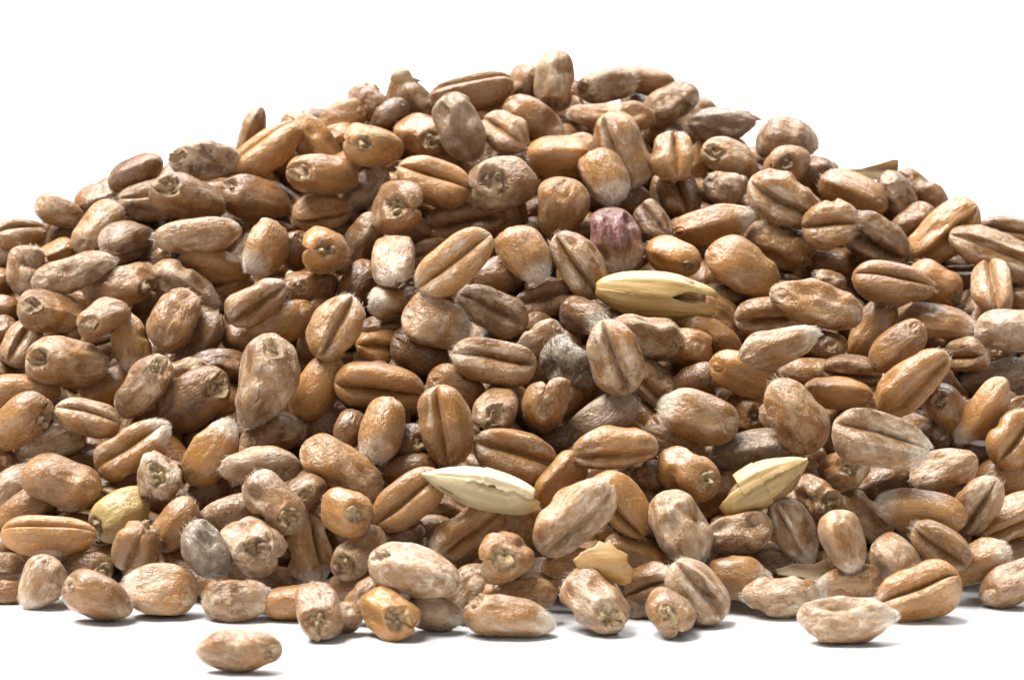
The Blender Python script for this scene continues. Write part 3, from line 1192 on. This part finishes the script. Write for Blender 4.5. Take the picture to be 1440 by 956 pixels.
    nm = {'straw': 'hulled_grain', 'white': 'hulled_grain', 'green': 'hulled_grain', 'flake': 'bran_flake', 'chaff': 'chaff_flake'}[kind]
    if len(parts) > 1:
        place(g_, i, parts, nm)
    else:
        o = parts[0]
        pos = EYE + ray(g_['x'], g_['y']) * d[i]
        o.matrix_world = Matrix([list(g_['rot'][r]) + [pos[r]] for r in range(3)] + [[0, 0, 0, 1]])
        g_['obj'], g_['pos'] = o, pos

# ------------------------------------------------------------------ the inside of the heap: grains that only show in the gaps, one mass
rng = np.random.default_rng(7)
protos = []
for s in range(8):
    kk = Kernel(3.2 * MM, 1.75 * MM, 1.65 * MM, np.random.default_rng(300 + s), 'd')
    protos.append(kk.body(20, 26))
VV, QQ, TT, GX, CZ = [], [], [], [], []
off = 0


PXY = np.array([(g_['x'], g_['y']) for g_ in rows])


def crest_depth(px):
    ty = np.interp(px, [p[0] for p in TOP_LINE], [p[1] for p in TOP_LINE])
    return ty


def add_filler(pos):
    global off
    v, q, t, at = protos[int(rng.integers(0, 8))]
    M = np.linalg.qr(rng.normal(size=(3, 3)))[0]
    w = v @ M.T
    w = w + pos
    lo = w[:, 2].min()
    if lo < 0.00005:
        w[:, 2] += 0.00005 - lo
    VV.append(w)
    QQ.append(q + off)
    TT.append(t + off)
    GX.append(at['gx'])
    CZ.append(at['cz'])
    off += len(w)


for layer in range(3):
    for px in np.arange(-150, 1600, 54.0):
        for py in np.arange(150, 880, 42.0):
            x = px + rng.uniform(-24, 24) + (33 if layer % 2 else 0)
            y = py + rng.uniform(-20, 20)
            xi = min(max(x, -40), 1480)
            if y < crest_depth(xi) + 56 + 12 * layer:
                continue
            if y > np.interp(xi, [p[0] for p in BASE_LINE], [p[1] for p in BASE_LINE]) - 55:
                continue
            dep = heap_depth(x, y) + (4.7 + 3.2 * layer) * MM
            near = (np.abs(PXY[:, 0] - x) < 62) & (np.abs(PXY[:, 1] - y) < 52)
            if near.any():
                dep = max(dep, d[near].max() + (2.6 + 2.6 * layer) * MM)
            add_filler(EYE + ray(x, y) * dep)
# the far side of the heap, seen only from elsewhere
for px in np.arange(-150, 1600, 70.0):
    xi = min(max(px, -40), 1480)
    ty = crest_depth(xi)
    top = EYE + ray(px, ty + 45) * heap_depth(px, ty + 45)
    n = int(top[2] / (2.0 * MM)) + 1
    for kz in range(n):
        f = (kz + 0.6) / n
        z = top[2] * (1 - f)
        y = top[1] + 2.5 * MM + (top[2] - z) * 1.65
        add_filler(np.array([top[0] + rng.uniform(-1, 1) * MM, y, max(z - 0.5 * MM, 1.6 * MM)]))
fill = mesh_obj("inner_grain", np.concatenate(VV), np.concatenate(QQ), np.concatenate(TT), BRAN, {"gx": np.concatenate(GX), "cz": np.concatenate(CZ)})
fill["kind"] = "stuff"
fill["label"] = "brown wheat grains packed inside the heap, showing only in its gaps"
fill["category"] = "grain"
for kk, vv in dict(tone=0.35, bloom=0.40, grey=0.0, red=0.0, yellow=0.0, flaky=0.2).items():
    fill[kk] = vv

# ------------------------------------------------------------------ labels
SPECIAL = {
    'straw': ("straw yellow hulled grain lying across the heap, its husk split open like a beak", "the yellow husk"),
    'white': ("creamy white hulled grain with a torn papery husk and pointed tip", "the white husk"),
    'green': ("greenish yellow hulled grain with a peeling flap and narrow pointed end", "the greenish husk"),
    'flake': ("thin amber flake of bran lying loose on grains near the foot", "the bran flake"),
}
for g_ in rows:
    o = g_['obj']
    if g_['kind'] in SPECIAL:
        o['label'], g_['mark'] = SPECIAL[g_['kind']]
        o['category'] = 'bran flake' if g_['kind'] == 'flake' else 'hulled grain'
chl = iter(["curled grey brown chaff standing up on the crest beside amber grains", "thin straw coloured chaff lying on top of the heap behind brown grains",
            "dull folded chaff flake near the heap's foot behind a grey pointed grain", "small ragged chaff crumb on a dark grain at the top of the heap"])
for g_ in rows:
    if g_['kind'] == 'chaff':
        g_['obj']['label'] = next(chl)
        g_['obj']['category'] = 'chaff'
        g_['obj']['group'] = 'bits of chaff in the heap'

MARKS = {   # (x, y): label, short name used by other labels
    (866, 337): ("purple tinged wheat grain with a grey fuzzy lower end", "the purple grain"),
    (374, 537): ("largest pale wheat grain standing upright with a broken open top", "the big pale grain"),
    (798, 513): ("blackish grey mouldy wheat grain beside a flaky pale one", "the mouldy grain"),
    (864, 503): ("flaky pale wheat grain with ragged skin beside the grey mouldy grain", "the flaky pale grain"),
    (168, 722): ("smooth olive yellow grain among brown ones near the heap's foot", "the olive yellow grain"),
    (290, 774): ("grey spotted mouldy wheat grain, crooked, near the heap's foot", "the crooked grey grain"),
    (336, 914): ("single wheat grain lying alone on the white ground before the heap", "the lone grain"),
    (1190, 871): ("hairy ended wheat grain lying flat on white ground before the heap", "the hairy front grain"),
    (779, 113): ("blunt brown wheat grain standing upright as the peak of the heap", "the peak grain"),
    (646, 180): ("greyish mauve wheat grain standing near the top of the heap", "the mauve grain"),
    (627, 598): ("amber wheat grain standing upright with its crease facing out", "the upright creased grain"),
    (695, 509): ("plump light brown grain lying level, long straight crease facing out", "the level creased grain"),
    (94, 511): ("pale dented wheat grain with a round hole in one end", "the dented holed grain"),
    (1237, 620): ("large creased wheat grain with a white hairy tip, lying level", "the large creased grain"),
    (1283, 536): ("amber wheat grain slanting upward with a deep crease, clear of neighbours", "the slanting amber grain"),
    (1403, 357): ("long amber wheat grain with deep crease at the heap's far edge", "the long edge grain"),
    (449, 859): ("wheat grain pointing outward at the foot with a dark torn hollow", "the dark hollow grain"),
    (712, 782): ("wheat grain seen end on with a square cream hollow", "the square hollow grain"),
    (708, 257): ("knobbly pale grain end on with a round brown hollow", "the knobbly hollow grain"),
    (1148, 427): ("long smooth light brown grain with a sharp pale tip", "the sharp tipped grain"),
    (558, 292): ("round pale grain end on, yellow broken germ showing", "the yellow hearted grain"),
    (278, 332): ("long slim tan grain lying level high on the heap", "the slim tan grain"),
    (1104, 284): ("pale grain with a wide curved crease high on the heap", "the curved crease grain"),
    (846, 590): ("dull grey brown rough grain leaning over a smooth amber one", "the rough grey grain"),
    (714, 868): ("grain lying flat at the foot with a crumbly orange germ", "the orange germ grain"),
}
for g_ in rows:
    if g_['kind'] == 'wheat':
        g_['obj']['category'] = 'wheat grain'
        g_['obj']['group'] = 'wheat grains heaped on the white ground'
        mk = MARKS.get((int(g_['x']), int(g_['y'])))
        if mk:
            g_['obj']['label'], g_['mark'] = mk
marks = [g_ for g_ in rows if 'mark' in g_]


def look(g_):
    ft = g_['feat']
    col = 'greyish' if 'g' in ft else 'dark brown' if 'd' in ft and 'a' not in ft else 'pale skinned' if 'w' in ft and 'a' not in ft else 'amber' if 'a' in ft else 'brown'
    if abs(g_['tilt']) >= 40 and g_['tilt'] > 0:
        view = 'germ end outward'
    elif g_['tilt'] <= -30:
        view = 'tip outward'
    elif abs(((g_['roll'] + 180) % 360) - 180) <= 50:
        view = 'crease showing'
    elif 'P' in ft:
        view = 'hollow germ'
    elif 'h' in ft:
        view = 'hairy tip'
    elif 'r' in ft:
        view = 'shrivelled'
    elif g_['z'] < 0:
        view = 'half hidden'
    else:
        view = 'smooth back'
    return col, view


ORD = ['first', 'second', 'third', 'fourth', 'fifth', 'sixth']
used = set()
plain = [g_ for g_ in rows if g_['kind'] == 'wheat' and 'mark' not in g_]
for g_ in plain:
    col, view = look(g_)
    same = [h for h in plain if look(h) == (col, view)]
    best = None
    for A in sorted(marks, key=lambda q: math.hypot(q['x'] - g_['x'], q['y'] - g_['y']))[:12]:
        da = math.hypot(A['x'] - g_['x'], A['y'] - g_['y'])
        th = math.atan2(g_['y'] - A['y'], g_['x'] - A['x'])
        # direction words: above, below, or towards another marked grain
        cands = []
        for Bm in marks:
            if Bm is A or math.hypot(Bm['x'] - A['x'], Bm['y'] - A['y']) < da * 0.6:
                continue
            cands.append((Bm, math.atan2(Bm['y'] - A['y'], Bm['x'] - A['x'])))
        for Bm, tb in cands:
            if abs(math.atan2(math.sin(th - tb), math.cos(th - tb))) > 0.61:
                continue
            dist = []
            for h in same:
                hh = math.atan2(h['y'] - A['y'], h['x'] - A['x'])
                if abs(math.atan2(math.sin(hh - tb), math.cos(hh - tb))) <= 0.62:
                    dist.append((math.hypot(h['x'] - A['x'], h['y'] - A['y']), id(h)))
            dist.sort()
            rank = [q[1] for q in dist].index(id(g_))
            off_ax = abs(math.atan2(math.sin(th - tb), math.cos(th - tb)))
            score = rank * 60 + da + off_ax * 60
            if best is None or score < best[0]:
                text = f"{col} grain, {view}, {ORD[min(rank, 5)]} from {A['mark']} towards {Bm['mark']}"
                if text not in used and rank < 6 and len(text.replace(',', '').split()) <= 16:
                    best = (score, text)
    if best is None:
        A = min(marks, key=lambda q: math.hypot(q['x'] - g_['x'], q['y'] - g_['y']))
        best = (0, f"{col} grain, {view}, at the heap's outer edge past {A['mark']}")
    used.add(best[1])
    g_['obj']['label'] = best[1]
